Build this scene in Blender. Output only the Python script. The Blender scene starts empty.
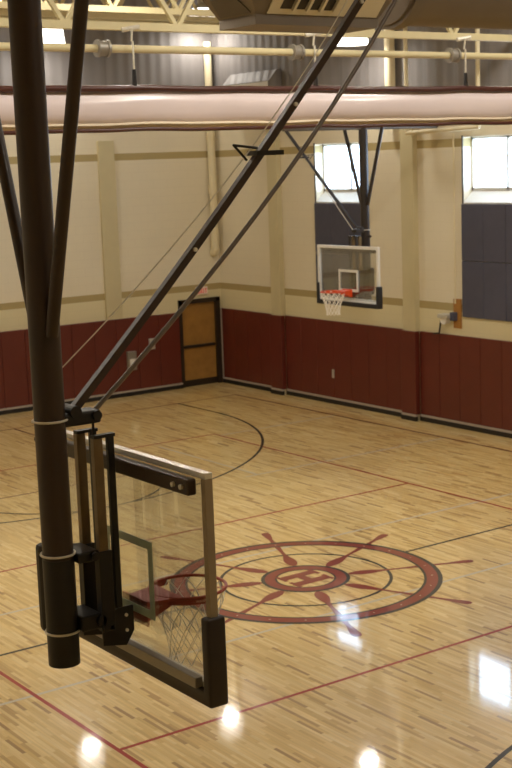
import bpy, bmesh, math, random
from mathutils import Vector, Matrix
random.seed(7)
C = bpy.context.scene.collection
PI = math.pi

# ------------------------------------------------------------------ materials
def new_mat(name):
    m = bpy.data.materials.new(name); m.use_nodes = True
    nt = m.node_tree; nt.nodes.clear()
    out = nt.nodes.new('ShaderNodeOutputMaterial')
    return m, nt, out
def lin(c):
    return tuple((v/12.92 if v <= 0.04045 else ((v+0.055)/1.055)**2.4) for v in (x/255 for x in c)) + (1.0,)
def mat(name, rgb, rough=0.5, metal=0.0, coat=0.0, noise=0.06, scale=8.0, bump=0.0, spec=0.5):
    m, nt, out = new_mat(name)
    b = nt.nodes.new('ShaderNodeBsdfPrincipled'); nt.links.new(b.outputs[0], out.inputs[0])
    b.inputs['Roughness'].default_value = rough; b.inputs['Metallic'].default_value = metal
    b.inputs['Coat Weight'].default_value = coat; b.inputs['Coat Roughness'].default_value = .1
    b.inputs['Specular IOR Level'].default_value = spec
    g = nt.nodes.new('ShaderNodeNewGeometry')
    n = nt.nodes.new('ShaderNodeTexNoise'); n.inputs['Scale'].default_value = scale; n.inputs['Detail'].default_value = 3
    nt.links.new(g.outputs['Position'], n.inputs['Vector'])
    r = nt.nodes.new('ShaderNodeMapRange'); r.inputs[3].default_value = 1-noise; r.inputs[4].default_value = 1+noise
    r.inputs[1].default_value = .25; r.inputs[2].default_value = .75
    nt.links.new(n.outputs[0], r.inputs[0])
    mx = nt.nodes.new('ShaderNodeVectorMath'); mx.operation = 'SCALE'; mx.inputs[0].default_value = lin(rgb)[:3]
    nt.links.new(r.outputs[0], mx.inputs['Scale']); nt.links.new(mx.outputs[0], b.inputs['Base Color'])
    if bump:
        bp = nt.nodes.new('ShaderNodeBump'); bp.inputs['Strength'].default_value = bump; bp.inputs['Distance'].default_value = .01
        nt.links.new(n.outputs[0], bp.inputs['Height']); nt.links.new(bp.outputs[0], b.inputs['Normal'])
    return m
def mnode(nt, op, a, b=None, c=None):
    n = nt.nodes.new('ShaderNodeMath'); n.operation = op
    for i, v in enumerate((a, b, c)):
        if v is None: continue
        if isinstance(v, (int, float)): n.inputs[i].default_value = v
        else: nt.links.new(v, n.inputs[i])
    return n.outputs[0]
def emit(name, rgb, s):
    m, nt, out = new_mat(name)
    e = nt.nodes.new('ShaderNodeEmission'); e.inputs[0].default_value = lin(rgb); e.inputs[1].default_value = s
    nt.links.new(e.outputs[0], out.inputs[0]); return m

M = {}
M['brown_steel'] = mat('brown_steel', (56, 40, 28), .42, 0, .05, .05, 6)
M['black_steel'] = mat('black_steel', (22, 16, 12), .45, 0, .03, .08, 20)
M['tan_lit_steel'] = mat('tan_lit_steel', (122, 100, 66), .35, .1, .1, .08, 20)  # light reflected off the inner tubes is put into this tan
M['far_brown_steel'] = mat('far_brown_steel', (44, 36, 32), .45, 0, 0, .05, 6)
M['zinc'] = mat('zinc', (222, 216, 200), .4, .1, 0, .08, 40)
M['aluminium'] = mat('aluminium', (226, 222, 212), .3, .55, 0, .03, 12)
M['dull_aluminium'] = mat('dull_aluminium', (158, 142, 118), .4, .2, 0, .03, 12)
M['pad_vinyl'] = mat('pad_vinyl', (38, 25, 19), .5, 0, .1, .06, 30)
M['dark_pad'] = mat('dark_pad', (34, 34, 38), .5, 0, 0, .06, 30)
M['rim_red'] = mat('rim_red', (158, 52, 26), .4, 0, .2, .06, 20)
M['rim_orange'] = mat('rim_orange', (226, 84, 34), .45, 0, .1, .05, 20)
M['net'] = mat('net', (246, 242, 232), .8, 0, 0, .05, 40)
M['white_paint'] = mat('white_paint', (228, 226, 220), .5, 0, 0, .02, 10)
M['green_glass_edge'] = mat('green_glass_edge', (186, 196, 172), .4, 0, 0, .04, 30)
M['red_pad'] = mat('red_pad', (99, 39, 28), .42, 0, .12, .07, 2.5, .05)
M['slate_pad'] = mat('slate_pad', (76, 76, 92), .75, 0, 0, .06, 6)
M['pale_strip'] = mat('pale_strip', (176, 164, 150), .5, 0, 0, .06, 10)
M['black_rubber'] = mat('black_rubber', (26, 20, 18), .5, 0, 0, .1, 10)
M['pilaster'] = mat('pilaster', (202, 190, 152), .75, 0, 0, .03, 3)
M['cream'] = mat('cream', (226, 214, 180), .6, 0, 0, .03, 4)
M['joist_cream'] = mat('joist_cream', (212, 199, 156), .55, 0, 0, .04, 5)
M['wood_door'] = mat('wood_door', (164, 122, 62), .42, 0, .2, .13, 5)
M['bronze'] = mat('bronze', (52, 40, 30), .45, .2, 0, .05, 10)
M['oak_board'] = mat('oak_board', (166, 116, 54), .55, 0, 0, .15, 18)
M['duct_tan'] = mat('duct_tan', (122, 110, 95), .6, 0, 0, .05, 3)
M['duct_dark'] = mat('duct_dark', (98, 90, 80), .6, 0, 0, .05, 3)
M['grille_white'] = mat('grille_white', (222, 212, 186), .55, 0, 0, .03, 8)
M['grille_shade'] = mat('grille_shade', (58, 52, 46), .6, 0, 0, .05, 8)
M['curtain_vinyl'] = mat('curtain_vinyl', (226, 210, 208), .32, 0, .1, .03, 2, .05)
M['curtain_hem'] = mat('curtain_hem', (214, 198, 170), .5, 0, 0, .03, 2)
M['maroon_steel'] = mat('maroon_steel', (74, 36, 28), .42, 0, .1, .06, 5)
M['roof_deck'] = mat('roof_deck', (206, 194, 160), .7, 0, 0, .06, 2)
M['lamp_housing'] = mat('lamp_housing', (196, 192, 182), .4, .3, 0, .04, 10)
M['drum_grey'] = mat('drum_grey', (150, 144, 134), .4, .4, 0, .05, 10)
M['rod_grey'] = mat('rod_grey', (112, 102, 92), .4, .2, 0, .05, 10)
M['exit_white'] = mat('exit_white', (226, 216, 204), .5, 0, 0, .02, 10)
M['exit_red'] = emit('exit_red', (215, 60, 55), .6)
M['lamp_lens'] = emit('lamp_lens', (255, 246, 232), 3.2)

# painted block wall, two tan stripes, cream paint
def wall_material():
    m, nt, out = new_mat('painted_block_wall')
    b = nt.nodes.new('ShaderNodeBsdfPrincipled'); nt.links.new(b.outputs[0], out.inputs[0])
    b.inputs['Roughness'].default_value = .7; b.inputs['Specular IOR Level'].default_value = .25
    g = nt.nodes.new('ShaderNodeNewGeometry'); s = nt.nodes.new('ShaderNodeSeparateXYZ')
    nt.links.new(g.outputs['Position'], s.inputs[0]); z = s.outputs[2]
    def band(a, c):
        return mnode(nt, 'MULTIPLY', mnode(nt, 'GREATER_THAN', z, a), mnode(nt, 'LESS_THAN', z, c))
    stripe = mnode(nt, 'ADD', band(2.405, 2.56), band(5.70, 5.865))
    low = mnode(nt, 'LESS_THAN', z, 2.405)
    def mixc(f, a, bcol):
        x = nt.nodes.new('ShaderNodeMix'); x.data_type = 'RGBA'
        nt.links.new(f, x.inputs[0])
        for k, v in ((6, a), (7, bcol)):
            if isinstance(v, tuple): x.inputs[k].default_value = v
            else: nt.links.new(v, x.inputs[k])
        return x.outputs[2]
    c = mixc(low, lin((226, 216, 192)), lin((220, 209, 172)))
    c = mixc(stripe, c, lin((176, 158, 112)))
    # block courses: faint joints every 0.2 m in height, 0.4 m along the wall
    u = mnode(nt, 'ADD', s.outputs[0], s.outputs[1])
    row = mnode(nt, 'FLOOR', mnode(nt, 'DIVIDE', z, .2))
    fz = mnode(nt, 'FRACT', mnode(nt, 'DIVIDE', z, .2))
    fu = mnode(nt, 'FRACT', mnode(nt, 'ADD', mnode(nt, 'DIVIDE', u, .4), mnode(nt, 'MULTIPLY', row, .5)))
    j = mnode(nt, 'MAXIMUM', mnode(nt, 'LESS_THAN', fz, .05), mnode(nt, 'LESS_THAN', fu, .025))
    bp = nt.nodes.new('ShaderNodeBump'); bp.inputs['Strength'].default_value = .25; bp.inputs['Distance'].default_value = .004; bp.invert = True
    nt.links.new(j, bp.inputs['Height']); nt.links.new(bp.outputs[0], b.inputs['Normal'])
    jd = mnode(nt, 'SUBTRACT', 1, mnode(nt, 'MULTIPLY', j, .05))
    n = nt.nodes.new('ShaderNodeTexNoise'); n.inputs['Scale'].default_value = .8
    nt.links.new(g.outputs['Position'], n.inputs['Vector'])
    jd = mnode(nt, 'MULTIPLY', jd, mnode(nt, 'ADD', .96, mnode(nt, 'MULTIPLY', n.outputs[0], .08)))
    v = nt.nodes.new('ShaderNodeVectorMath'); v.operation = 'SCALE'
    nt.links.new(c, v.inputs[0]); nt.links.new(jd, v.inputs['Scale']); nt.links.new(v.outputs[0], b.inputs['Base Color'])
    return m
M['wall'] = wall_material()

def panel_material():
    m, nt, out = new_mat('grey_ribbed_panel')
    b = nt.nodes.new('ShaderNodeBsdfPrincipled'); nt.links.new(b.outputs[0], out.inputs[0])
    b.inputs['Roughness'].default_value = .6
    g = nt.nodes.new('ShaderNodeNewGeometry'); s = nt.nodes.new('ShaderNodeSeparateXYZ')
    nt.links.new(g.outputs['Position'], s.inputs[0])
    u = mnode(nt, 'ADD', s.outputs[0], s.outputs[1])
    w = mnode(nt, 'SINE', mnode(nt, 'MULTIPLY', u, 2*PI/.3))
    seam = mnode(nt, 'LESS_THAN', mnode(nt, 'FRACT', mnode(nt, 'DIVIDE', u, .9)), .05)
    k = mnode(nt, 'SUBTRACT', mnode(nt, 'ADD', .98, mnode(nt, 'MULTIPLY', w, .03)), mnode(nt, 'MULTIPLY', seam, .12))
    v = nt.nodes.new('ShaderNodeVectorMath'); v.operation = 'SCALE'; v.inputs[0].default_value = lin((130, 125, 124))[:3]
    nt.links.new(k, v.inputs['Scale']); nt.links.new(v.outputs[0], b.inputs['Base Color'])
    bp = nt.nodes.new('ShaderNodeBump'); bp.inputs['Strength'].default_value = .4; bp.inputs['Distance'].default_value = .02
    nt.links.new(w, bp.inputs['Height']); nt.links.new(bp.outputs[0], b.inputs['Normal'])
    return m
M['ribbed'] = panel_material()

def floor_material():
    m, nt, out = new_mat('maple_strip_floor')
    b = nt.nodes.new('ShaderNodeBsdfPrincipled'); nt.links.new(b.outputs[0], out.inputs[0])
    g = nt.nodes.new('ShaderNodeNewGeometry'); s = nt.nodes.new('ShaderNodeSeparateXYZ')
    nt.links.new(g.outputs['Position'], s.inputs[0]); x, y = s.outputs[0], s.outputs[1]
    W = .04
    row = mnode(nt, 'FLOOR', mnode(nt, 'DIVIDE', y, W))
    wn = nt.nodes.new('ShaderNodeTexWhiteNoise'); wn.noise_dimensions = '1D'; nt.links.new(row, wn.inputs['W'])
    col = mnode(nt, 'FLOOR', mnode(nt, 'ADD', mnode(nt, 'DIVIDE', x, .4), mnode(nt, 'MULTIPLY', wn.outputs[0], 7.3)))
    cmb = nt.nodes.new('ShaderNodeCombineXYZ'); nt.links.new(row, cmb.inputs[0]); nt.links.new(col, cmb.inputs[1])
    w2 = nt.nodes.new('ShaderNodeTexWhiteNoise'); w2.noise_dimensions = '2D'; nt.links.new(cmb.outputs[0], w2.inputs['Vector'])
    ramp = nt.nodes.new('ShaderNodeValToRGB'); e = ramp.color_ramp.elements
    ramp.color_ramp.interpolation = 'LINEAR'
    stops = [(0, (160, 124, 72)), (.05, (190, 154, 92)), (.16, (211, 177, 110)), (.55, (222, 191, 125)), (.9, (229, 201, 138)), (1, (233, 208, 150))]
    e[0].position, e[0].color = stops[0][0], lin(stops[0][1]); e[1].position, e[1].color = stops[-1][0], lin(stops[-1][1])
    for p, c in stops[1:-1]:
        q = e.new(p); q.color = lin(c)
    nt.links.new(w2.outputs[0], ramp.inputs[0])
    # grain, stretched along the strips
    st = nt.nodes.new('ShaderNodeVectorMath'); st.operation = 'MULTIPLY'; st.inputs[1].default_value = (1.3, 34, 1)
    nt.links.new(g.outputs['Position'], st.inputs[0])
    n = nt.nodes.new('ShaderNodeTexNoise'); n.inputs['Scale'].default_value = 1; n.inputs['Detail'].default_value = 4
    nt.links.new(st.outputs[0], n.inputs['Vector'])
    k = mnode(nt, 'ADD', .74, mnode(nt, 'MULTIPLY', n.outputs[0], .54))
    gap = mnode(nt, 'LESS_THAN', mnode(nt, 'FRACT', mnode(nt, 'DIVIDE', y, W)), .03)
    k = mnode(nt, 'MULTIPLY', k, mnode(nt, 'SUBTRACT', 1, mnode(nt, 'MULTIPLY', gap, .35)))
    v = nt.nodes.new('ShaderNodeVectorMath'); v.operation = 'SCALE'
    nt.links.new(ramp.outputs[0], v.inputs[0]); nt.links.new(k, v.inputs['Scale']); nt.links.new(v.outputs[0], b.inputs['Base Color'])
    b.inputs['Roughness'].default_value = .38; b.inputs['Coat Weight'].default_value = .9; b.inputs['Coat Roughness'].default_value = .05
    b.inputs['Coat IOR'].default_value = 1.45
    n2 = nt.nodes.new('ShaderNodeTexNoise'); n2.inputs['Scale'].default_value = 1.2; n2.inputs['Detail'].default_value = 2
    st2 = nt.nodes.new('ShaderNodeVectorMath'); st2.operation = 'MULTIPLY'; st2.inputs[1].default_value = (.9, 14, 1)
    nt.links.new(g.outputs['Position'], st2.inputs[0]); nt.links.new(st2.outputs[0], n2.inputs['Vector'])
    bp = nt.nodes.new('ShaderNodeBump'); bp.inputs['Strength'].default_value = .09; bp.inputs['Distance'].default_value = .0025
    nt.links.new(n2.outputs[0], bp.inputs['Height']); nt.links.new(bp.outputs[0], b.inputs['Coat Normal'])
    return m
M['floor'] = floor_material()
def court_paint(name, rgb):
    m = mat(name, rgb, .45, 0, .9, .05, 4, 0, .35)
    b = [n for n in m.node_tree.nodes if n.type == 'BSDF_PRINCIPLED'][0]; b.inputs['Coat Roughness'].default_value = .05; b.inputs['Coat IOR'].default_value = 1.45
    return m
M['line_red'] = court_paint('line_red', (164, 46, 26))
M['line_black'] = court_paint('line_black', (24, 20, 16))
M['line_maroon'] = court_paint('line_maroon', (106, 46, 22))
M['line_grey'] = court_paint('line_grey', (206, 196, 176))
M['emblem_red'] = court_paint('emblem_red', (134, 44, 24))

def glass_material(name, tint, gloss):
    m, nt, out = new_mat(name)
    t = nt.nodes.new('ShaderNodeBsdfTransparent'); t.inputs[0].default_value = tint
    g = nt.nodes.new('ShaderNodeBsdfGlossy'); g.inputs['Roughness'].default_value = .04
    f = nt.nodes.new('ShaderNodeFresnel'); f.inputs[0].default_value = 1.45
    fm = mnode(nt, 'MULTIPLY', f.outputs[0], gloss)
    x = nt.nodes.new('ShaderNodeMixShader'); nt.links.new(fm, x.inputs[0])
    nt.links.new(t.outputs[0], x.inputs[1]); nt.links.new(g.outputs[0], x.inputs[2]); nt.links.new(x.outputs[0], out.inputs[0])
    return m
M['board_glass'] = glass_material('board_glass', (.985, .99, .98, 1), .5)
M['window_glass'] = glass_material('window_glass', (.96, .98, 1, 1), .6)

# ------------------------------------------------------------------ mesh helpers
class MB:
    def __init__(s): s.bm = bmesh.new()
    def box(s, c, d, rot=None, bevel=0.0):
        r = bmesh.ops.create_cube(s.bm, size=1)['verts']
        mt = Matrix.Translation(Vector(c)) @ (rot.to_4x4() if rot else Matrix.Identity(4)) @ Matrix.Diagonal((d[0], d[1], d[2], 1))
        bmesh.ops.transform(s.bm, matrix=mt, verts=r)
        if bevel:
            es = list({e for v in r for e in v.link_edges})
            bmesh.ops.bevel(s.bm, geom=es, offset=bevel, segments=2, profile=.5, affect='EDGES')
        return s
    def span(s, lo, hi, bevel=0.0):
        return s.box([(a+b)/2 for a, b in zip(lo, hi)], [abs(b-a) for a, b in zip(lo, hi)], None, bevel)
    def bar(s, a, b, w, h, up=(0, 0, 1), bevel=0.0):     # rectangular bar from a to b
        a, b = Vector(a), Vector(b); d = b-a; z = d.normalized(); u = Vector(up)
        x = u.cross(z)
        if x.length < 1e-4: x = Vector((1, 0, 0)).cross(z)
        x.normalize(); yv = z.cross(x)
        return s.box((a+b)/2, (w, h, d.length), Matrix((x, yv, z)).transposed(), bevel)
    def tube(s, a, b, r, seg=16, r2=None):
        a, b = Vector(a), Vector(b); d = b-a
        q = Vector((0, 0, 1)).rotation_difference(d.normalized()).to_matrix().to_4x4()
        bmesh.ops.create_cone(s.bm, cap_ends=True, cap_tris=False, segments=seg, radius1=r, radius2=r if r2 is None else r2, depth=d.length,
                              matrix=Matrix.Translation((a+b)/2) @ q)
        return s
    def path(s, pts, r, seg=8):
        for a, b in zip(pts, pts[1:]): s.tube(a, b, r, seg)
        for p in pts[1:-1]: s.ball(p, r, seg)
        return s
    def ball(s, c, r, seg=12):
        bmesh.ops.create_uvsphere(s.bm, u_segments=seg, v_segments=max(4, seg//2), radius=r, matrix=Matrix.Translation(Vector(c))); return s
    def ring(s, c, R, r, seg=48, k=10, a0=0, a1=2*PI, axis='z'):   # torus (or arc of one)
        full = abs(a1-a0-2*PI) < 1e-6; n = seg if full else seg+1; rows = []
        for i in range(n):
            a = a0+(a1-a0)*i/seg; row = []
            for j in range(k):
                t = 2*PI*j/k; rr = R+r*math.cos(t)
                row.append(s.bm.verts.new((c[0]+rr*math.cos(a), c[1]+rr*math.sin(a), c[2]+r*math.sin(t))))
            rows.append(row)
        for i in range(seg):
            A, B = rows[i], rows[(i+1) % n]
            for j in range(k): s.bm.faces.new((A[j], B[j], B[(j+1) % k], A[(j+1) % k]))
        if not full:
            s.bm.faces.new(rows[0][::-1]); s.bm.faces.new(rows[-1])
        return s
    def lathe(s, c, prof, seg=24):     # prof: (radius, z) pairs
        rows = [[s.bm.verts.new((c[0]+r*math.cos(2*PI*i/seg), c[1]+r*math.sin(2*PI*i/seg), c[2]+z)) for i in range(seg)] for r, z in prof]
        for A, B in zip(rows, rows[1:]):
            for i in range(seg): s.bm.faces.new((A[i], A[(i+1) % seg], B[(i+1) % seg], B[i]))
        s.bm.faces.new(rows[0][::-1]); s.bm.faces.new(rows[-1]); return s
    def prism(s, poly, axis, a, b):    # extrude a polygon along an axis; poly gives the other two coordinates
        def P(u, v, w): return {'x': (w, u, v), 'y': (u, w, v), 'z': (u, v, w)}[axis]
        A = [s.bm.verts.new(P(u, v, a)) for u, v in poly]; B = [s.bm.verts.new(P(u, v, b)) for u, v in poly]
        n = len(poly)
        s.bm.faces.new(A); s.bm.faces.new(B[::-1])
        for i in range(n): s.bm.faces.new((A[i], B[i], B[(i+1) % n], A[(i+1) % n]))
        return s
    def flat(s, poly, z):
        s.bm.faces.new([s.bm.verts.new((x, y, z)) for x, y in poly]); return s
    def annulus(s, c, r0, r1, z, a0=0, a1=2*PI, seg=96):
        for i in range(seg):
            t, u = a0+(a1-a0)*i/seg, a0+(a1-a0)*(i+1)/seg
            s.bm.faces.new([s.bm.verts.new((c[0]+r*math.cos(w), c[1]+r*math.sin(w), z)) for r, w in ((r0, t), (r1, t), (r1, u), (r0, u))])
        return s
    def build(s, name, m, parent=None, smooth=False, weld=False):
        if weld: bmesh.ops.remove_doubles(s.bm, verts=s.bm.verts, dist=1e-5)
        bmesh.ops.recalc_face_normals(s.bm, faces=s.bm.faces)
        me = bpy.data.meshes.new(name); s.bm.to_mesh(me); s.bm.free()
        if smooth:
            for p in me.polygons: p.use_smooth = True
            try: me.set_sharp_from_angle(angle=math.radians(40))
            except Exception: pass
        me.materials.append(M[m] if isinstance(m, str) else m)
        o = bpy.data.objects.new(name, me); C.objects.link(o)
        if parent: o.parent = parent
        return o
def tag(o, label, cat, group=None, kind=None):
    o['label'] = label; o['category'] = cat
    if group: o['group'] = group
    if kind: o['kind'] = kind
    return o
def thing(name, label, cat, loc=(0, 0, 0), rz=0, group=None):
    o = bpy.data.objects.new(name, None); C.objects.link(o); o.location = loc; o.rotation_euler = (0, 0, rz)
    o.empty_display_size = .1
    return tag(o, label, cat, group)
def struct(o): o['kind'] = 'structure'; return o
def copy_tree(o, parent=None):
    c = o.copy(); C.objects.link(c)
    if parent: c.parent = parent
    for ch in list(o.children):
        if ch.name in [k.name for k in c.children]: continue
        copy_tree(ch, c)
    return c

# ------------------------------------------------------------------ the setting
XW, YW = -28.82, 19.28          # left (door) wall, right (window) wall
XB, YF = 3.0, -2.5              # wall behind the camera, wall on the near side
ZT = 10.2; ZP = 6.62            # roof deck, start of the ribbed grey wall panels
TH = .32
fl = struct(MB().span((XW-.3, YF-.3, -.2), (XB+.3, YW+.6, 0)).build('floor', 'floor'))
struct(MB().span((XW-.3, YF-.3, ZT), (XB+.3, YW+.6, ZT+.2)).build('ceiling', 'roof_deck'))
# left wall with the door opening
DY0, DY1, DZ = 18.04, 19.14, 2.16
w = MB()
w.span((XW-TH, YF-.3, 0), (XW, DY0, ZP)); w.span((XW-TH, DY1, 0), (XW, YW+TH, ZP)); w.span((XW-TH, DY0, DZ), (XW, DY1, ZP))
wl = struct(w.build('wall_left', 'wall'))
struct(MB().span((XW-TH, YF-.3, ZP), (XW-.03, YW+TH, ZT)).build('wall_left_upper', 'ribbed'))
# right wall with window openings
WZ0, WZ1 = 4.60, 5.89
wins = [(-24.76, -22.92), (-19.98, -18.14)]
w = MB(); xs = XW
w.span((XW, YW, 0), (XB+.3, YW+TH, WZ0)); w.span((XW, YW, WZ1), (XB+.3, YW+TH, ZP))
for a, b in wins + [(XB+.3, None)]:
    w.span((xs, YW, WZ0), (a, YW+TH, WZ1)); xs = b
struct(w.build('wall_right', 'wall'))
struct(MB().span((XW-.03, YW+.03, ZP), (XB+.3, YW+TH, ZT)).build('wall_right_upper', 'ribbed'))
struct(MB().span((XB, YF-.3, 0), (XB+TH, YW+TH, ZT)).build('wall_back', 'wall'))
struct(MB().span((XW-TH, YF-TH, 0), (XB+.3, YF, ZT)).build('wall_front', 'wall'))
# windows: sloped white sill, dark-edged frame with mullion, pane
for i, (a, b) in enumerate(wins):
    e = bpy.data.objects.new('window_%d' % (i+1), None); C.objects.link(e); e['kind'] = 'structure'
    MB().prism([(YW-.01, WZ0), (YW+.26, WZ0+.25), (YW+.26, WZ0), ], 'x', a, b).build('window_sill', 'white_paint', e)
    fr = MB()
    for x0, x1 in ((a, a+.05), (b-.05, b)): fr.span((x0, YW+.22, WZ0+.24), (x1, YW+.28, WZ1))
    fr.span((a, YW+.22, WZ0+.24), (b, YW+.28, WZ0+.29)); fr.span((a, YW+.22, WZ1-.05), (b, YW+.28, WZ1))
    mid = a+.54*(b-a)
    fr.span((mid-.03, YW+.22, WZ0+.24), (mid+.03, YW+.28, WZ1))
    fr.build('window_frame', 'white_paint', e)
    MB().span((a+.02, YW+.245, WZ0+.26), (b-.02, YW+.255, WZ1-.02)).build('pane', 'window_glass', e)
    MB().span((a-.03, YW-.02, 4.58), (a, YW-.001, WZ1+.03)).build('window_edge', 'oak_board' if 0 else 'bronze', e)
# pilasters
def pil(n, lo, hi): struct(MB().span(lo, hi).build('trim_%d' % n, 'pilaster'))
pil(1, (-21.72, YW-.13, 0), (-21.34, YW, ZP))
pil(2, (-26.47, YW-.13, 0), (-26.09, YW, ZP))
pil(3, (XW, 15.92, 1.92), (XW+.06, 16.35, 6.17))
pil(4, (-17.04, YW-.13, 0), (-16.66, YW, ZP))
# baseboards and pale strips under and beside the pads
PT, PZ0, PZ1 = .055, .14, 1.914
def run_right(x0, x1, off, y_extra=0): pass
bb = MB(); st = MB()
for x0, x1, o in ((XW+.02, -26.51, 0), (-26.51, -26.05, .13), (-26.05, -21.76, 0), (-21.76, -21.30, .13), (-21.30, -17.12, 0), (-17.12, -16.58, .13), (-16.58, XB, 0)):
    bb.span((x0, YW-o-.075, 0), (x1, YW-o, .095)); st.span((x0, YW-o-.065, .095), (x1, YW-o, .14))
struct(bb.build('baseboard_right', 'black_rubber')); struct(st.build('trim_5', 'pale_strip'))
struct(MB().span((XW, YF, 0), (XW+.075, DY0-.06, .095)).build('baseboard_left', 'black_rubber'))
struct(MB().span((XW, YF, .095), (XW+.065, DY0-.06, .14)).build('trim_6', 'pale_strip'))
struct(MB().span((XW+.03, YW-.075, 0), (XW+.065, YW-.003, PZ1)).build('trim_7', 'pale_strip'))
# door
d = bpy.data.objects.new('door_1', None); C.objects.link(d); d['kind'] = 'structure'
MB().span((XW-.1, DY0-.07, 0), (XW+.05, DY0+.02, DZ+.05)).span((XW-.1, DY1-.06, 0), (XW+.05, DY1+.06, DZ+.05)).span((XW-.1, DY0-.07, DZ-.06), (XW+.05, DY1+.06, DZ+.05)).build('door_frame', 'bronze', d)
MB().span((XW-.1, DY0+.02, .16), (XW-.05, DY1-.06, DZ-.06)).build('door_leaf', 'wood_door', d)
MB().span((XW-.3, DY0, .0), (XW-.11, DY1, .03)).span((XW-.105, DY0+.02, .002), (XW-.045, DY1-.06, .16)).build('kick_plate', 'bronze', d)
MB().span((XW-.05, DY0+.06, .98), (XW+.01, DY1-.1, 1.05), .01).build('push_bar', 'bronze', d)

# ------------------------------------------------------------------ court lines and emblem (paint on the floor)
CX, CY = -14.14, 10.64
H = .0012
def line(name, m, *polys, z=H):
    b = MB()
    for p in polys: b.flat(p, z)
    return b.build(name, m, fl)
def xl(y, x0, x1, w=.05): return [(x0, y-w/2), (x1, y-w/2), (x1, y+w/2), (x0, y+w/2)]
def yl(x, y0, y1, w=.05): return [(x-w/2, y0), (x+w/2, y0), (x+w/2, y1), (x-w/2, y1)]
XE = 2.2
line('volleyball_line', 'line_red', xl(15.257, -23.31, -5.0), xl(5.958, -23.31, -5.0), yl(-23.286, 5.98, 15.23), yl(-5.0, 5.98, 15.23),
     yl(-17.25, 5.98, 15.23), yl(-11.0, 5.98, 15.23))
line('sideline', 'line_maroon', xl(18.345, -27.0, 0.3, .06), xl(2.95, -27.0, .3, .06), yl(-26.97, 2.98, 18.31))
line('half_court_line', 'line_black', yl(-14.17, 2.98, CY-1.815), yl(-14.17, CY+1.815, 18.31))
for bx, sgn in ((-25.5, 1), (-2.84, -1)):
    b = MB(); a = PI/2
    b.annulus((bx, CY), 6.03, 6.085, H*1.3, -a if sgn > 0 else a, a if sgn > 0 else 3*PI/2, 80)
    b.flat(xl(CY+6.057, min(bx, bx-sgn*1.45), max(bx, bx-sgn*1.45), .055), H*1.3); b.flat(xl(CY-6.057, min(bx, bx-sgn*1.45), max(bx, bx-sgn*1.45), .055), H*1.3)
    b.build('three_point_line', 'line_black', fl)
    fx = bx+sgn*4.25
    b = MB(); b.flat(yl(fx, CY-1.83, CY+1.83), H*1.5); b.flat(xl(CY+1.83, min(fx, bx-sgn*1.45), max(fx, bx-sgn*1.45)), H*1.5); b.flat(xl(CY-1.83, min(fx, bx-sgn*1.45), max(fx, bx-sgn*1.45)), H*1.5)
    b.build('free_throw_lane', 'line_maroon', fl)
    MB().annulus((fx, CY), 1.79, 1.84, H*1.6, -PI/2 if sgn > 0 else PI/2, PI/2 if sgn > 0 else 1.5*PI, 48).build('free_throw_circle', 'line_black', fl)
line('practice_court_line', 'line_grey', yl(-12.8, 3.0, 18.3), yl(-15.515, 3.0, 18.3), yl(-19.62, 13.5, 18.3), xl(13.76, -23.0, -19.65), yl(-23.08, 15.3, 18.3), z=H*.7)
# ship's wheel
em = MB()
def ringp(b, r0, r1, z): b.annulus((CX, CY), r0, r1, z)
b = MB(); ringp(b, 1.62, 1.77, H*2); ringp(b, .41, .55, H*2)
b.build('wheel_rim_emblem', 'emblem_red', fl)
b = MB(); ringp(b, 1.77, 1.83, H*2); ringp(b, 1.585, 1.62, H*2); ringp(b, .55, .60, H*2); ringp(b, .385, .41, H*2); ringp(b, 1.125, 1.17, H*2)
b.build('wheel_outline_emblem', 'line_black', fl)
def radial(b, ang, prof, z):
    ca, sa = math.cos(ang), math.sin(ang)
    pts = [(r, w) for r, w in prof]+[(r, -w) for r, w in prof[::-1]]
    b.flat([(CX+r*ca-w*sa, CY+r*sa+w*ca) for r, w in pts], z)
b = MB(); b2 = MB()
inner = [(.6, .02), (.64, .05), (.74, .082), (.86, .088), (.97, .068), (1.08, .04), (1.16, .03), (1.3, .026), (1.45, .034), (1.585, .045)]
outer = [(1.83, .04), (1.92, .03), (2.02, .032), (2.15, .052), (2.28, .066), (2.36, .06), (2.40, .03)]
for k in range(8):
    a = math.radians(22.5+45*k)
    radial(b, a, inner, H*2.2); radial(b, a, outer, H*2.2)
    for dr in (0,):
        aa = a+math.radians(0)
    for q in (-.26, 0, .26):
        cxp, cyp = CX+1.695*math.cos(a+q), CY+1.695*math.sin(a+q)
        b2.annulus((cxp, cyp), 0.0, .012, H*2.6, 0, 2*PI, 10)
b.build('wheel_spoke_emblem', 'emblem_red', fl)
b2.build('wheel_rivet_emblem', 'line_grey', fl, weld=True)
b = MB(); z = H*2.4
for sx in (-1, 1):
    x = CX-.015+sx*.155
    b.flat([(x-.078, CY-.24), (x+.078, CY-.24), (x+.078, CY+.24), (x-.078, CY+.24)], z)
    for sy in (-1, 1):
        y0, y1 = sorted((CY+sy*.24, CY+sy*.30)); b.flat([(x-.122, y0), (x+.122, y0), (x+.122, y1), (x-.122, y1)], z)
b.flat([(CX-.015-.077, CY-.065), (CX-.015+.077, CY-.065), (CX-.015+.077, CY+.065), (CX-.015-.077, CY+.065)], z)
b.build('letter_emblem', 'emblem_red', fl)

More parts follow.
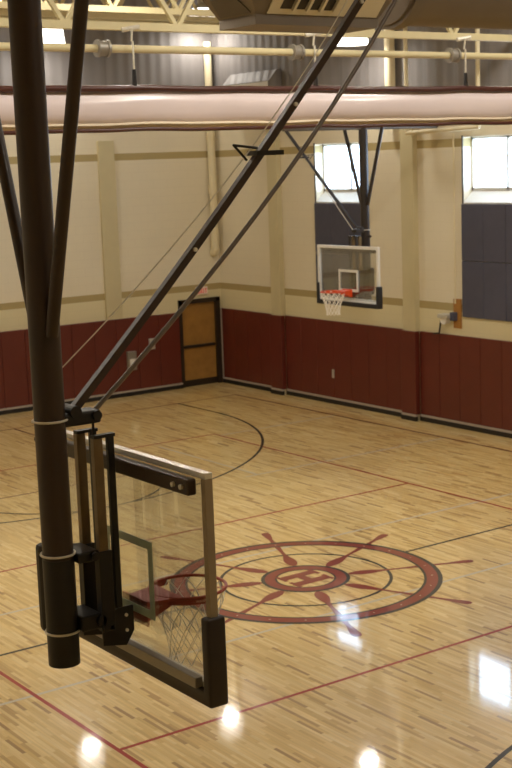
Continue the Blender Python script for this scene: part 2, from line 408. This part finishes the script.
# ------------------------------------------------------------------ wall pads
def pad_mesh_x(w, depth=PT):
    return MB().span((-w/2+.003, -depth, PZ0), (w/2-.003, 0, PZ1), .012)
WPAD = .605
first = None
def put_pad(x, y, rz, group, label):
    global first
    if first is None:
        o = pad_mesh_x(WPAD).build('wall_pad', 'red_pad'); first = o
    else:
        o = first.copy(); C.objects.link(o); o.scale = (1, 1, 1)
    o.location = (x, y, 0); o.rotation_euler = (0, 0, rz); tag(o, label, 'wall pad', group); return o
GR, LR = 'red pads along the window wall', 'tall dark red vinyl wall pad along the window wall'
GL, LL = 'red pads along the door wall', 'tall dark red vinyl wall pad along the door wall'
for x0, x1 in ((XW+.07, -26.51), (-26.05, -21.76), (-21.30, -17.12), (-16.58, -10.5)):
    n = max(1, round((x1-x0)/WPAD)); wdt = (x1-x0)/n
    for i in range(n):
        o = put_pad(x0+(i+.5)*wdt, YW-.001, 0, GR, LR); o.scale = (wdt/WPAD, 1, 1)
for px, nm in ((-26.28, 'tall dark red pad on the wall column nearest the door corner'), (-21.53, 'tall dark red pad on the wall column right of the far hoop'), (-16.85, 'tall dark red pad on the wall column right of the second window')):
    if nm is None: continue
    o = MB().span((px-.23, YW-.131-PT, PZ0), (px+.23, YW-.131, PZ1), .012)
    for s in (-1, 1): o.span((px+s*.215-.014, YW-.131-PT*.5, PZ0), (px+s*.215+.014, YW-.06, PZ1))
    tag(o.build('column_pad', 'red_pad'), nm, 'wall pad')
y = DY0-.075
for i in range(12):
    put_pad(XW+.001, y-WPAD/2, -PI/2+PI, GL, LL); y -= WPAD
# slate panels under the windows
fp = None
for (a, bx), nm in zip(wins, ('slate blue padded panel in the block below the window behind the far hoop', 'slate blue padded panel in the block below the right-hand window')):
    for c in range(3):
        for r in range(2):
            if fp is None:
                fp = o = MB().span((-.303, -.05, -.565), (.303, 0, .565), .012).build('padded_panel', 'slate_pad')
            else:
                o = fp.copy(); C.objects.link(o)
            o.location = (a-.04+.31+c*.612, YW-.001, 2.30+.57+r*1.14)
            tag(o, nm, 'panel', 'slate panels ' + ('behind the far hoop' if a < -22 else 'under the right-hand window'))

# ------------------------------------------------------------------ basketball goals (built about the mast foot: board towards +y)
def goal(label, loc, rz, p):
    """local frame: mast axis at (0,0); board back plane at y = p['yb']; heights are absolute"""
    g = thing('basketball_goal', label, 'basketball goal', loc, rz)
    st, bl = p['steel'], p['black']
    zt, zb, ztop, yb = p['board_top'], p['pad_bottom'], p['top'], p['yb']
    mast = MB().tube((0, 0, p['mast_bottom']), (0, 0, ztop), .087, 32).build('mast', st, g, True)
    MB().ring((0, 0, 2.975), .095, .007, 40, 8).build('clamp', 'zinc', mast, True)
    MB().ring((0, 0, 3.425), .095, .007, 40, 8).build('clamp', 'zinc', mast, True)
    MB().ring((0, 0, 4.185), .095, .007, 40, 8).build('clamp', 'zinc', mast, True)
    MB().tube((-.13, -.01, 4.06), (-.07, -.01, 4.06), .03, 6).tube((-.15, -.01, 4.06), (-.12, -.01, 4.06), .02, 12).build('bolt', bl, mast)
    MB().box((-.14, 0, 3.2), (.09, .12, .52), None, .03).build('clamp_plate', bl, mast)
    MB().tube((0, 0, p['mast_bottom']-.004), (0, 0, 3.40), .090, 32).build('sleeve', bl, mast, True)
    for s in (-1, 1):
        MB().tube((s*.085, 0, 4.66), (s*p['strut_x'], 0, p['strut_z']), .036, 16).build('strut', st, g, True)
    # folding brace, its parallel rod and the hoist cable
    x0 = .0
    def curve(c, z0, z1, n): return [(x0, c[0]*z*z+c[1]*z+c[2], z) for z in [z0+(z1-z0)*i/n for i in range(n+1)]]
    cb, cr, cc = p['curves']; bz = p['head'][2]
    bm_ = MB(); pts = curve(cb, 4.235, bz, 14)
    for a, b in zip(pts, pts[1:]): bm_.bar(a, b, .044, .044, (1, 0, 0))
    br = bm_.build('brace', st, g)
    for k in (4, 8, 11):
        a = Vector(pts[k]); MB().tube(a+Vector((.015, 0, 0)), a+Vector((.036, 0, 0)), .013, 8).build('bolt', 'zinc', br)
    z = 5.60; c = Vector((0, cb[0]*z*z+cb[1]*z+cb[2], z))
    MB().box(c+Vector((0, .04, .0)), (.10, .2, .028)).path([c+Vector((0, -.02, .03)), c+Vector((0, -.19, .05)), c+Vector((0.0, -.10, -.04))], .008).build('latch', bl, br)
    MB().path(curve(cr, 4.205, bz, 14), p['rod_r'], 10).build('brace_rod', p['rod'], g, True)
    if cc: MB().path(curve(cc, 4.45, bz, 14), .0042, 6).build('cable', 'zinc', g)
    MB().tube((0, p['head'][0], p['head'][2]), (0, p['head'][1], p['head'][2]), .05, 16).build('header_pipe', p['header'], g, True)
    # brackets between mast and frames
    MB().span((-.06, .05, 4.14), (.06, .29, 4.215), .012).tube((-.075, .26, 4.185), (.075, .26, 4.185), .028, 16).tube((-.07, .13, 4.22), (.07, .13, 4.22), .035, 16).build('pivot_bracket', bl, g)
    MB().tube((.03, .25, 4.0), (.03, .25, 4.16), .008, 8).build('adjuster_rod', bl, g)
    MB().span((-.11, .07, 3.37), (.11, .20, 3.43), .01).tube((-.13, .17, 3.40), (.13, .17, 3.40), .025, 12).build('bracket', bl, g)
    MB().span((-.11, .07, 2.97), (.11, .20, 3.06), .01).tube((-.13, .19, 3.02), (.13, .19, 3.02), .03, 12).build('bracket', bl, g)
    for s in (-1, 1):
        f = MB(); x = s*.10
        f.span((x-.012, .198, 4.066), (x+.030, .332, 4.084)); f.span((x-.016, .292, 2.9), (x+.016, .332, 4.07), .004)
        fo = f.build('lift_frame', bl, g)
        MB().span((x-.022, .200, 3.40), (x+.022, .256, 4.066), .004).build('inner_tube', p['tan'], fo)
        MB().span((x-.030, .19, 2.95), (x+.030, .272, 3.42), .004).build('outer_tube', bl, fo)
    for s in (-1, 1):
        gp = MB().prism([(.19, 2.87), (.19, 3.03), (.30, 3.07), (yb-.03, 3.07), (yb-.03, 2.92), (.34, 2.84)], 'x', s*.112, s*.122).build('gusset_plate', bl, g)
        for yy, zz in ((.345, 3.02), (.345, 2.93), (.25, 2.97)):
            MB().tube((s*.122, yy, zz), (s*.130, yy, zz), .010, 10).build('bolt', 'zinc', gp)
    # backboard
    hw = p['hw']
    zf = zb+.055
    ft, fd = p['ft'], .05
    bdo = MB().span((-hw+.01, yb+.014, zf+.01), (hw-.01, yb+.026, zt-.01)).build('backboard', 'board_glass', g)
    MB().span((-hw, yb, zt-ft), (hw, yb+fd, zt), .003).build('top_rail', p['frame'], bdo)
    MB().span((-hw, yb, zf), (hw, yb+fd, zf+.06), .003).build('bottom_rail', p['frame'], bdo)
    for s in (-1, 1):
        MB().span(sorted_pt((s*hw, yb, zf+.0602)), (s*(hw-p['fw']), yb+fd, zt-ft-.0002), .003).build('side_rail', p['rail'], bdo)
    MB().span((-hw+.12, yb-.06, zt-.125), (hw-.075, yb-.001, zt-.035), .012).build('support_beam', st, bdo)
    for xx in (hw-.13, hw-.21):
        MB().tube((xx, yb-.075, zt-.08), (xx, yb-.055, zt-.08), .014, 10).build('bolt', 'zinc', bdo)
    MB().span((-hw+.12, yb-.05, zf+.03), (hw-.1, yb-.001, zf+.09), .006).build('lower_beam', p['low'], bdo)
    # target rectangle painted on the playing face
    t0, t1, tw = p['target_bottom'], p['target_top'], p['tw']
    tr = MB(); yf = yb+.027
    tr.span((-tw, yf-.001, t0), (-tw+.05, yf+.002, t1)); tr.span((tw-.05, yf-.001, t0), (tw, yf+.002, t1))
    tr.span((-tw+.05, yf-.001, t1-.05), (tw-.05, yf+.002, t1)); tr.span((-tw+.05, yf-.001, t0), (tw-.05, yf+.002, t0+.05))
    tr.build('target_square', p['target'], bdo)
    # edge padding: bottom and both lower corners
    ph = p['pad_top']; o1 = hw+.02; i1 = hw-.05
    pd = MB().prism([(-o1, zb), (o1, zb), (o1, ph), (i1, ph), (i1, zb+.085), (-i1, zb+.085), (-i1, ph), (-o1, ph)], 'y', yb-.035, yb+fd+.035)
    bmesh.ops.recalc_face_normals(pd.bm, faces=pd.bm.faces)
    bmesh.ops.bevel(pd.bm, geom=list(pd.bm.edges), offset=.016, segments=3, profile=.5, affect='EDGES')
    pd.build('edge_padding', p['pad'], bdo, True)
    # rim and net
    R = .232; rz0 = p['rim']; ry = yb+fd+.135+R
    rim = MB().ring((0, ry, rz0), R, .010, 64, 10)
    rim.span((-.14, yb+fd, rz0-.13), (.14, yb+fd+.012, rz0+.02))
    rim.prism([(-.10, yb+fd), (.10, yb+fd), (.16, ry-R+.10), (-.16, ry-R+.10)], 'z', rz0-.012, rz0+.004)
    for s in (-1, 1):
        rim.prism([(yb+fd, rz0-.12), (yb+fd, rz0), (ry-R+.09, rz0), (ry-R+.09, rz0-.035)], 'x', s*.095, s*.108)
    n = 40
    for i in range(n):
        a, b2 = PI+PI*i/n, PI+PI*(i+1)/n
        rim.bar((R*math.cos(a), ry+R*math.sin(a), rz0-.022), (R*math.cos(b2), ry+R*math.sin(b2), rz0-.022), .006, .036, (0, 0, 1))
    ro = rim.build('rim', p['rim_mat'], g, True)
    nt = MB(); rows = [(R-.004, 0), (.215, -.07), (.185, -.15), (.155, -.23), (.135, -.31), (.125, -.38), (.13, -.44)]
    N = 12
    def P(k, i): r, dz = rows[k]; a = 2*PI*(i+.5*(k % 2))/N; return (r*math.cos(a), ry+r*math.sin(a), rz0-.01+dz)
    for k in range(len(rows)-1):
        for i in range(N):
            o = 0 if k % 2 == 0 else 1
            nt.tube(P(k, i), P(k+1, i+o-1), p['string'], 5); nt.tube(P(k, i), P(k+1, i+o), p['string'], 5)
    nt.build('net', 'net', ro)
    return g
def sorted_pt(t): return t

near = dict(steel='brown_steel', black='black_steel', header='brown_steel', tan='tan_lit_steel', rail='dull_aluminium', low='drum_grey', pad='pad_vinyl', rim_mat='rim_red',
            target='green_glass_edge', board_top=3.960, pad_bottom=2.683, top=7.25, strut_x=.835, strut_z=7.0, rod='rod_grey', rod_r=.0145, curves=((-.0423, 1.3899, -4.9673), (-.1051, 2.1175, -6.7615), (-.1337, 2.4933, -8.3745)), head=(-.5, 3.4, 7.12), yb=.425, mast_bottom=2.785, brace_y=2.933, target_bottom=2.995, target_top=3.455, pad_top=3.18,
            rim=3.05, string=.0036, tw=.268, hw=.888, ft=.032, fw=.04, frame='aluminium')
goal('near basketball goal with a glass backboard, seen from behind beside its thick brown mast', (-6.71, 3.32, 0), 0, near)
far = dict(near); far.update(steel='far_brown_steel', black='far_brown_steel', header='duct_dark', tan='tan_lit_steel', rail='white_paint', low='white_paint', pad='dark_pad', rim_mat='rim_orange',
           target='white_paint', board_top=3.905, pad_bottom=2.75, top=6.35, strut_x=.62, strut_z=6.3, rod='zinc', rod_r=.006, curves=((0, .87, -3.47), (0, .80, -3.05), None), head=(-1.9, 1.9, 6.13), yb=.425, mast_bottom=2.80, brace_y=1.93, target_bottom=3.03, target_top=3.45, pad_top=3.17, rim=3.06, string=.006, tw=.295, hw=.915, ft=.055, fw=.055, frame='white_paint')
goal('far basketball goal facing the camera in front of the slate panelled window', (-20.33, 17.0, 0), PI, far)

# ------------------------------------------------------------------ divider curtain rolled up over the half-court line
XC = -14.17; YA, YB = 3.0, YW-.15
HY = [3.0+.02, 5.65, 8.284, 10.95, 13.58, 16.2, 18.85]
cur = thing('divider_curtain', 'rolled pinkish white divider curtain slung between two maroon pipes across the gym', 'curtain', (0, 0, 0))
def sag(y):
    k = (y-HY[0])/2.645; return -.012*(1-abs((k % 1)-.5)*2) - .004*math.sin(y*5)
prof = [(-.06, 6.43), (-.15, 6.38), (-.2, 6.30), (-.22, 6.2), (-.2, 6.12), (-.15, 6.06), (-.07, 6.02), (.06, 6.02), (.13, 6.055), (.165, 6.11), (.18, 6.17), (.185, 6.23), (.182, 6.29), (.168, 6.335), (.15, 6.36), (.15, 6.39), (.13, 6.42), (.06, 6.43)]
def sweep(prof, wob):
    b = MB(); n = 160; rows = []
    for i in range(n+1):
        y = YA+(YB-YA)*i/n; s = sag(y)
        rows.append([b.bm.verts.new((XC+px*(1+wob*math.sin(y*1.3+pz*9)), y, pz+s+wob*.12*math.sin(y*2.1+px*7))) for px, pz in prof])
    m = len(prof)
    for A, B in zip(rows, rows[1:]):
        for j in range(m): b.bm.faces.new((A[j], A[(j+1) % m], B[(j+1) % m], B[j]))
    b.bm.faces.new(rows[0]); b.bm.faces.new(rows[-1][::-1]); return b
sweep(prof, .06).build('fabric_roll', 'curtain_vinyl', cur, True)
sweep([(-.1, 6.035), (-.12, 6.0), (.12, 6.0), (.165, 6.035), (.15, 6.06), (-.1, 6.06)], .04).build('hem_roll', 'curtain_hem', cur, True)
def pipe(z, r, name, sc):
    c = [(r*math.cos(2*PI*j/12), z+r*math.sin(2*PI*j/12)) for j in range(12)]
    return sweep([(.16+a, b) for a, b in c], 0).build(name, sc, cur, True)
pipe(6.445, .038, 'upper_pipe', 'maroon_steel'); pipe(5.975, .024, 'lower_pipe', 'maroon_steel')
for y in HY:
    h = MB().tube((XC+.16, y, 6.62), (XC+.16, y, 6.98), .012, 8).tube((XC+.1, y-.1, 7.11), (XC+.16, y+.1, 7.14), .03, 10).tube((XC+.13, y, 6.98), (XC+.16, y, 7.12), .012, 8).build('hanger', 'zinc', cur)
    MB().tube((XC+.16, y, 6.47), (XC+.16, y, 6.66), .032, 12, .022).build('hanger_sleeve', 'black_steel', h, True)
sh = thing('drive_shaft', 'long cream curtain lifting shaft with grey drums running above the curtain', 'shaft', (0, 0, 0))
MB().tube((XC+.05, 3.0, 6.90), (XC+.05, YW-.02, 6.90), .045, 14).build('shaft', 'joist_cream', sh, True)
for y in HY:
    yy = y-.16 if y > 12 else (y-.24 if y > 9.5 else y-.37)
    MB().tube((XC+.05, yy-.05, 6.90), (XC+.05, yy-.02, 6.90), .10, 20).tube((XC+.05, yy-.02, 6.90), (XC+.05, yy+.07, 6.90), .085, 20).tube((XC+.05, yy+.07, 6.90), (XC+.05, yy+.1, 6.90), .10, 20).build('drum', 'drum_grey', sh, True)

# ------------------------------------------------------------------ roof trusses
def truss(x, zb, zt, label, group=None, y0=3.0, y1=None, step=1.5, ch=.11):
    y1 = y1 or YW+.02
    t = thing('roof_truss', label, 'truss', (x, y0, zb), 0, group)
    o = Vector((x, y0, zb))
    def L(p): return Vector(p)-o
    MB().bar(L((x, y0, zb)), L((x, y1, zb)), ch, .09).build('bottom_chord', 'joist_cream', t)
    MB().bar(L((x, y0, zt)), L((x, y1, zt)), ch, .09).build('top_chord', 'joist_cream', t)
    n = int((y1-y0)/step)
    for i in range(n):
        a = y0+i*step
        MB().bar(L((x, a, zb)), L((x, a+step/2, zt)), .05, .05).build('web', 'joist_cream', t)
        MB().bar(L((x, a+step/2, zt)), L((x, a+step, zb)), .05, .05).build('web', 'joist_cream', t)
truss(XC, 7.16, 8.3, 'cream steel roof truss directly over the rolled curtain')
TG = 'cream roof trusses beyond the curtain'
for x, zb in ((-18.2, 7.86), (-22.2, 8.25), (-26.2, 8.65)):
    truss(x, zb, zb+.95, 'cream steel roof truss beyond the rolled curtain', TG, 7.0, None, 1.15)

# ------------------------------------------------------------------ air unit and ducts overhead
u = thing('air_handling_unit', 'tan hopper-shaped ceiling air unit with a white louvred grille', 'air unit', (-11.0, 8.2, 6.8))
bx0, bx1, by0_, by1_, e, hh = -.1, .5, -.67, .80, .55, .55      # bottom rectangle, spread and height of the tapered body
b = MB(); V = lambda *c: b.bm.verts.new(c)
lo = [V(bx0, by0_, .09), V(bx1, by0_, .09), V(bx1, by1_, .09), V(bx0, by1_, .09)]
hi = [V(bx0, by0_-e, hh+.09), V(bx1+e, by0_-e, hh+.09), V(bx1+e, by1_+.2, hh+.09), V(bx0, by1_+.2, hh+.09)]
b.bm.faces.new(lo); b.bm.faces.new(hi)
for i in range(4): b.bm.faces.new((lo[i], lo[(i+1) % 4], hi[(i+1) % 4], hi[i]))
b.build('housing', 'duct_tan', u)
MB().span((bx0, by0_, 0), (bx1, by1_, .09)).build('bottom_flange', 'duct_tan', u)
q = Matrix.Rotation(-PI/4, 3, 'Y')          # the sloping faces lean out at 45 degrees
def sl(s0, y0, s1, y1, n0, n1, bld):        # a slab on the sloping front face: s runs up the slope
    k = math.sqrt(.5); c = []
    for s_, y_, n_ in ((s0, y0, n0), (s1, y0, n0), (s1, y1, n0), (s0, y1, n0), (s0, y0, n1), (s1, y0, n1), (s1, y1, n1), (s0, y1, n1)):
        c.append(bld.bm.verts.new((bx1+(s_+n_)*k, y_, .09+(s_-n_)*k)))
    for f_ in ((0, 1, 2, 3), (4, 5, 6, 7), (0, 1, 5, 4), (1, 2, 6, 5), (2, 3, 7, 6), (3, 0, 4, 7)): bld.bm.faces.new([c[i] for i in f_])
    return bld
gr = sl(.02, -.56, .60, .76, .001, .012, MB()).build('grille', 'grille_white', u)
sl(.085, -.44, .27, .20, .0125, .016, MB()).build('grille_gap_shade', 'grille_shade', gr)  # dark sheet paints the shade in the gaps between the blades
for k in range(4):
    y0 = -.40+k*.16; sl(.085, y0+.085, .27, y0+.115, .016, .05, MB()).build('louver_blade', 'grille_white', gr)
sl(.31, -.5, .50, .7, .012, .035, MB()).build('grille_top_strip', 'white_paint', gr)
b = MB(); k = math.sqrt(.5)
c = []
for n_ in (.002, .012):
    for s_, x_ in ((.03, bx0+.06), (.03, bx1-.04), (.24, bx1-.08), (.24, bx0+.12)): c.append(b.bm.verts.new((x_, by0_-(s_+n_)*k, .09+(s_-n_)*k)))
for f_ in ((0, 1, 2, 3), (4, 5, 6, 7), (0, 1, 5, 4), (1, 2, 6, 5), (2, 3, 7, 6), (3, 0, 4, 7)): b.bm.faces.new([c[i] for i in f_])
b.build('access_panel', 'duct_dark', u)
for xx, yy in ((0, -.4), (0, .5)): MB().tube((xx, yy, .3), (xx, yy, ZT-6.8), .012, 8).build('hanger_rod', 'zinc', u)
d = thing('round_duct', 'fat round grey brown air duct overhead at the top right', 'duct', (-11.3, 9.2, 7.4))
MB().tube((0, .6, 0), (0, 9.9, 0), .47, 40).build('duct_body', 'duct_tan', d, True)
MB().tube((0, .64, -.015), (0, .78, -.015), .497, 40).build('collar', 'duct_tan', d, True)
for yy in (1.2, 5.0, 8.8): MB().tube((0, yy, .45), (0, yy, ZT-7.4), .012, 8).build('hanger_rod', 'zinc', d)
d = tag(MB().span((-12.3, 1.5, 7.24), (-11.5, 6.9, 7.7)).build('rectangular_duct', 'duct_tan'), 'flat tan rectangular duct overhead at the top left', 'duct')
MB().span((-12.0, 2.5, 7.69), (-11.97, 2.53, ZT)).build('hanger_strap', 'zinc', d)
MB().span((-12.0, 6.2, 7.69), (-11.97, 6.23, ZT)).build('hanger_strap', 'zinc', d)

ad = thing('air_diffuser', 'long white air diffuser high on the wall just above the middle of the rolled curtain', 'diffuser', (-26.9, YW, 7.2))
MB().prism([(-.36, 0), (0, 0), (0, .45), (-.12, .45), (-.36, .2)], 'x', -.95, .95).build('diffuser_body', 'ribbed', ad)
MB().span((-.9, -.372, .03), (.9, -.36, .18)).build('diffuser_slot', 'white_paint', ad)
# ------------------------------------------------------------------ lamps
lamp0 = None
LAMPS = [((-28.0, 14.42, 8.30), 'glowing high bay lamp beside the upper end of the brown mast'),
         ((-28.3, 18.7, 8.78), 'glowing high bay lamp just left of the ceiling air unit'),
         ((-22.35, 18.45, 7.86), 'glowing high bay lamp between the two brown braces at the top')]
for p, lb in LAMPS:
    if lamp0 is None:
        L = thing('high_bay_lamp', lb, 'lamp', p); lamp0 = L
        MB().lathe((0, 0, 0), [(.34, 0), (.335, .06), (.30, .36), (.24, .46)], 28).build('lens', 'lamp_lens', L, True)
        MB().lathe((0, 0, .462), [(.22, 0), (.17, .06), (.10, .10), (.10, .32), (.03, .36)], 24).build('ballast_housing', 'lamp_housing', L, True)
        MB().tube((0, 0, .81), (0, 0, 1.9), .012, 8).build('hanger_rod', 'lamp_housing', L)
    else:
        L = copy_tree(lamp0); L.location = p; L['label'] = lb

# ------------------------------------------------------------------ small things on the walls
e = thing('exit_sign', 'small white exit sign with red letters above the wooden door', 'sign', (XW, 18.68, 2.40))
MB().span((0, -.17, -.10), (.05, .17, .10), .008).build('sign_body', 'exit_white', e)
MB().span((.05, -.155, -.085), (.054, .155, .085)).build('sign_face', 'exit_white', e)
def letters():
    b = MB(); h = .055; x0, x1 = .054, .058
    def rect(y0, z0, y1, z1): b.span((x0, y0, z0), (x1, y1, z1))
    def stroke(a, c): b.bar((x0+.002, a[0], a[1]), (x0+.002, c[0], c[1]), .016, .004, (1, 0, 0))
    # E  (text reads along +y seen from the room)
    rect(-.135, -h, -.117, h); rect(-.135, h-.016, -.08, h); rect(-.135, -.008, -.088, .008); rect(-.135, -h, -.08, -h+.016)
    stroke((-.062, -h), (-.008, h)); stroke((-.008, -h), (-.062, h))
    rect(.022, -h, .040, h)
    rect(.075, h-.016, .135, h); rect(.096, -h, .114, h)
    return b
letters().build('lettering', 'exit_red', e)
def wallbox(name, label, cat, x, y, z, dx, dy, dz, m, face=None):
    t = thing(name, label, cat, (x, y, z))
    MB().span((0, -dy/2, -dz/2), (dx, dy/2, dz/2), .008).build('body', m, t)
    if face: MB().span((dx, -dy*.3, -dz*.25), (dx+.01, dy*.3, dz*.1)).build(*face, t)
wallbox('control_box', 'silver control box on the red pads left of the door', 'control box', XW+.05, 16.52, .87, .08, .24, .46, 'drum_grey', ('cover', 'white_paint'))
wallbox('pull_station', 'small pale alarm pull station on the red pads nearest the door', 'alarm', XW+.05, 17.12, 1.22, .06, .15, .26, 'lamp_housing', ('handle', 'pale_strip'))
tag(MB().span((XW, 17.14, 1.93), (XW+.06, 17.30, 2.09), .01).build('junction_box', 'cream'), 'small cream junction box resting just above the red pads', 'box')
tag(MB().span((-24.28, YW-.075, .60), (-24.20, YW-.056, .80), .006).build('outlet_plate', 'pale_strip'), 'small pale outlet plate low on the red pads under the far hoop', 'outlet')
dp = thing('drain_pipe', 'cream vertical drain pipe in the corner above the door', 'pipe', (XW+.15, 19.06, 3.3))
MB().path([(0, 0, 5.2), (0, 0, .12), (-.04, .0, .04), (-.12, 0, .02)], .095, 18).build('pipe', 'cream', dp, True)
MB().tube((0, 0, 1.5), (0, 0, 1.56), .105, 18).span((-.149, -.03, 1.5), (0, .03, 1.56)).build('bracket', 'cream', dp, True)
MB().tube((0, 0, 2.9), (0, 0, 2.96), .105, 18).span((-.149, -.03, 2.9), (0, .03, 2.96)).build('bracket', 'cream', dp, True)
wn = thing('hand_winch', 'silver hand winch with a crank handle on a wooden board beside the window panels', 'winch', (-20.17, YW, 2.36))
MB().span((-.12, -.03, -.30), (.10, 0, .30), .004).build('mounting_board', 'oak_board', wn)
MB().span((-.38, -.24, -.09), (-.10, -.04, -.01), .008).build('winch_cover', 'lamp_housing', wn)
MB().tube((-.25, -.2, -.14), (-.25, -.06, -.14), .085, 16).build('winch_drum', 'white_paint', wn, True)
MB().span((-.12, -.14, -.14), (-.0, -.03, .03), .01).build('gear_housing', 'slate_pad', wn)
MB().path([(-.37, -.14, -.12), (-.42, -.15, -.42), (-.58, -.16, -.44)], .02, 8).build('crank_handle', 'black_steel', wn, True)
MB().tube((-.06, -.03, .2), (-.06, -.03, 3.6), .018, 8).build('lift_cable', 'cream', wn)
pf = thing('pipe_run', 'cream pipe looping below the curtain between the two windows', 'pipe', (0, 0, 0))
MB().path([(-21.3, YW-.3, 8.9), (-21.3, YW-.3, 6.02), (-19.25, YW-.3, 6.06), (-19.25, YW-.3, 9.0)], .045, 10).build('pipe', 'cream', pf, True)
MB().tube((-21.3, YW-.3, 6.5), (-21.3, YW-.004, 6.5), .02, 8).build('bracket', 'cream', pf)
MB().tube((-19.25, YW-.3, 6.5), (-19.25, YW-.004, 6.5), .02, 8).build('bracket', 'cream', pf)
vp = tag(MB().tube((-22.0, YW-.12, 6.2), (-22.0, YW-.12, ZT), .11, 18).build('vent_stack', 'cream', None, True), 'thick cream vertical stack rising above the curtain right of the far hoop', 'pipe')

# ------------------------------------------------------------------ light
def area(name, loc, size, energy, col, rot=(0, 0, 0)):
    l = bpy.data.lights.new(name, 'AREA'); l.shape = 'DISK'; l.size = size; l.energy = energy; l.color = col
    o = bpy.data.objects.new(name, l); C.objects.link(o); o.location = loc; o.rotation_euler = rot; return o
WARM = (1.0, .94, .835)
for p, lb in LAMPS:
    area('lamp_light', (p[0], p[1], p[2]-.02), .34, 34, WARM)
for x, y, k in [(-22.4, 10.2, .65), (-22.4, 6.0, .6), (-17.0, 14.4, 1), (-17.0, 10.2, 1), (-17.0, 6.0, 1), (-11.8, 14.4, 1.2), (-11.8, 10.2, 1.25), (-11.8, 6.0, 1),
                (-6.8, 14.4, 1.1), (-6.8, 10.2, .9), (-17.0, 2.0, 1), (-22.4, 2.0, .5), (-11.8, 2.0, .8), (-3.0, 6.0, .6)]:  # unseen lamps without bodies; the last is added to lift the near goal
    area('unseen_bay_light', (x, y, 8.6), .6, 74*k, WARM)
area('unseen_bay_light', (-17.2, 18.3, 8.5), .6, 66, WARM)
wd = bpy.data.worlds.new('overcast_sky'); bpy.context.scene.world = wd; wd.use_nodes = True
bg = wd.node_tree.nodes['Background']; bg.inputs[0].default_value = (.60, .78, 1.0, 1); bg.inputs[1].default_value = 16.0
for a, b in wins:
    l = bpy.data.lights.new('window_portal', 'AREA'); l.shape = 'RECTANGLE'; l.size = b-a; l.size_y = WZ1-WZ0-.25; l.cycles.is_portal = True
    o = bpy.data.objects.new('window_portal', l); C.objects.link(o); o.location = ((a+b)/2, YW+.33, (WZ0+.25+WZ1)/2); o.rotation_euler = (-PI/2, 0, 0)

# ------------------------------------------------------------------ camera (solved from the photograph's vanishing lines)
rx, ry, rz, f, h = -0.1611996, -0.0364732, 0.9579625, 1364.0573, 5.5479429
F = Vector((-math.sin(rz), math.cos(rz), 0)); Rr = Vector((math.cos(rz), math.sin(rz), 0)); U = Vector((0, 0, 1))
F2 = F*math.cos(rx)+U*math.sin(rx); U2 = U*math.cos(rx)-F*math.sin(rx)
R3 = Rr*math.cos(ry)+U2*math.sin(ry); U3 = U2*math.cos(ry)-Rr*math.sin(ry)
cd = bpy.data.cameras.new('camera'); cam = bpy.data.objects.new('camera', cd); C.objects.link(cam)
cam.matrix_world = Matrix(((R3.x, U3.x, -F2.x, 0), (R3.y, U3.y, -F2.y, 0), (R3.z, U3.z, -F2.z, h), (0, 0, 0, 1)))
cd.sensor_fit = 'VERTICAL'; cd.sensor_height = 36; cd.lens = f/768*36; cd.clip_end = 200; cd.clip_start = .05
cd.dof.use_dof = True; cd.dof.focus_distance = 8.2; cd.dof.aperture_fstop = 5.6
sc = bpy.context.scene; sc.camera = cam
sc.view_settings.view_transform = 'Standard'; sc.view_settings.look = 'None'; sc.view_settings.gamma = 1; sc.view_settings.use_curve_mapping = False
sc.view_settings.exposure = 0.38
sc.cycles.max_bounces = 8; sc.cycles.diffuse_bounces = 4; sc.cycles.transparent_max_bounces = 12
sc.cycles.use_denoising = True
sc.cycles.sample_clamp_indirect = 10
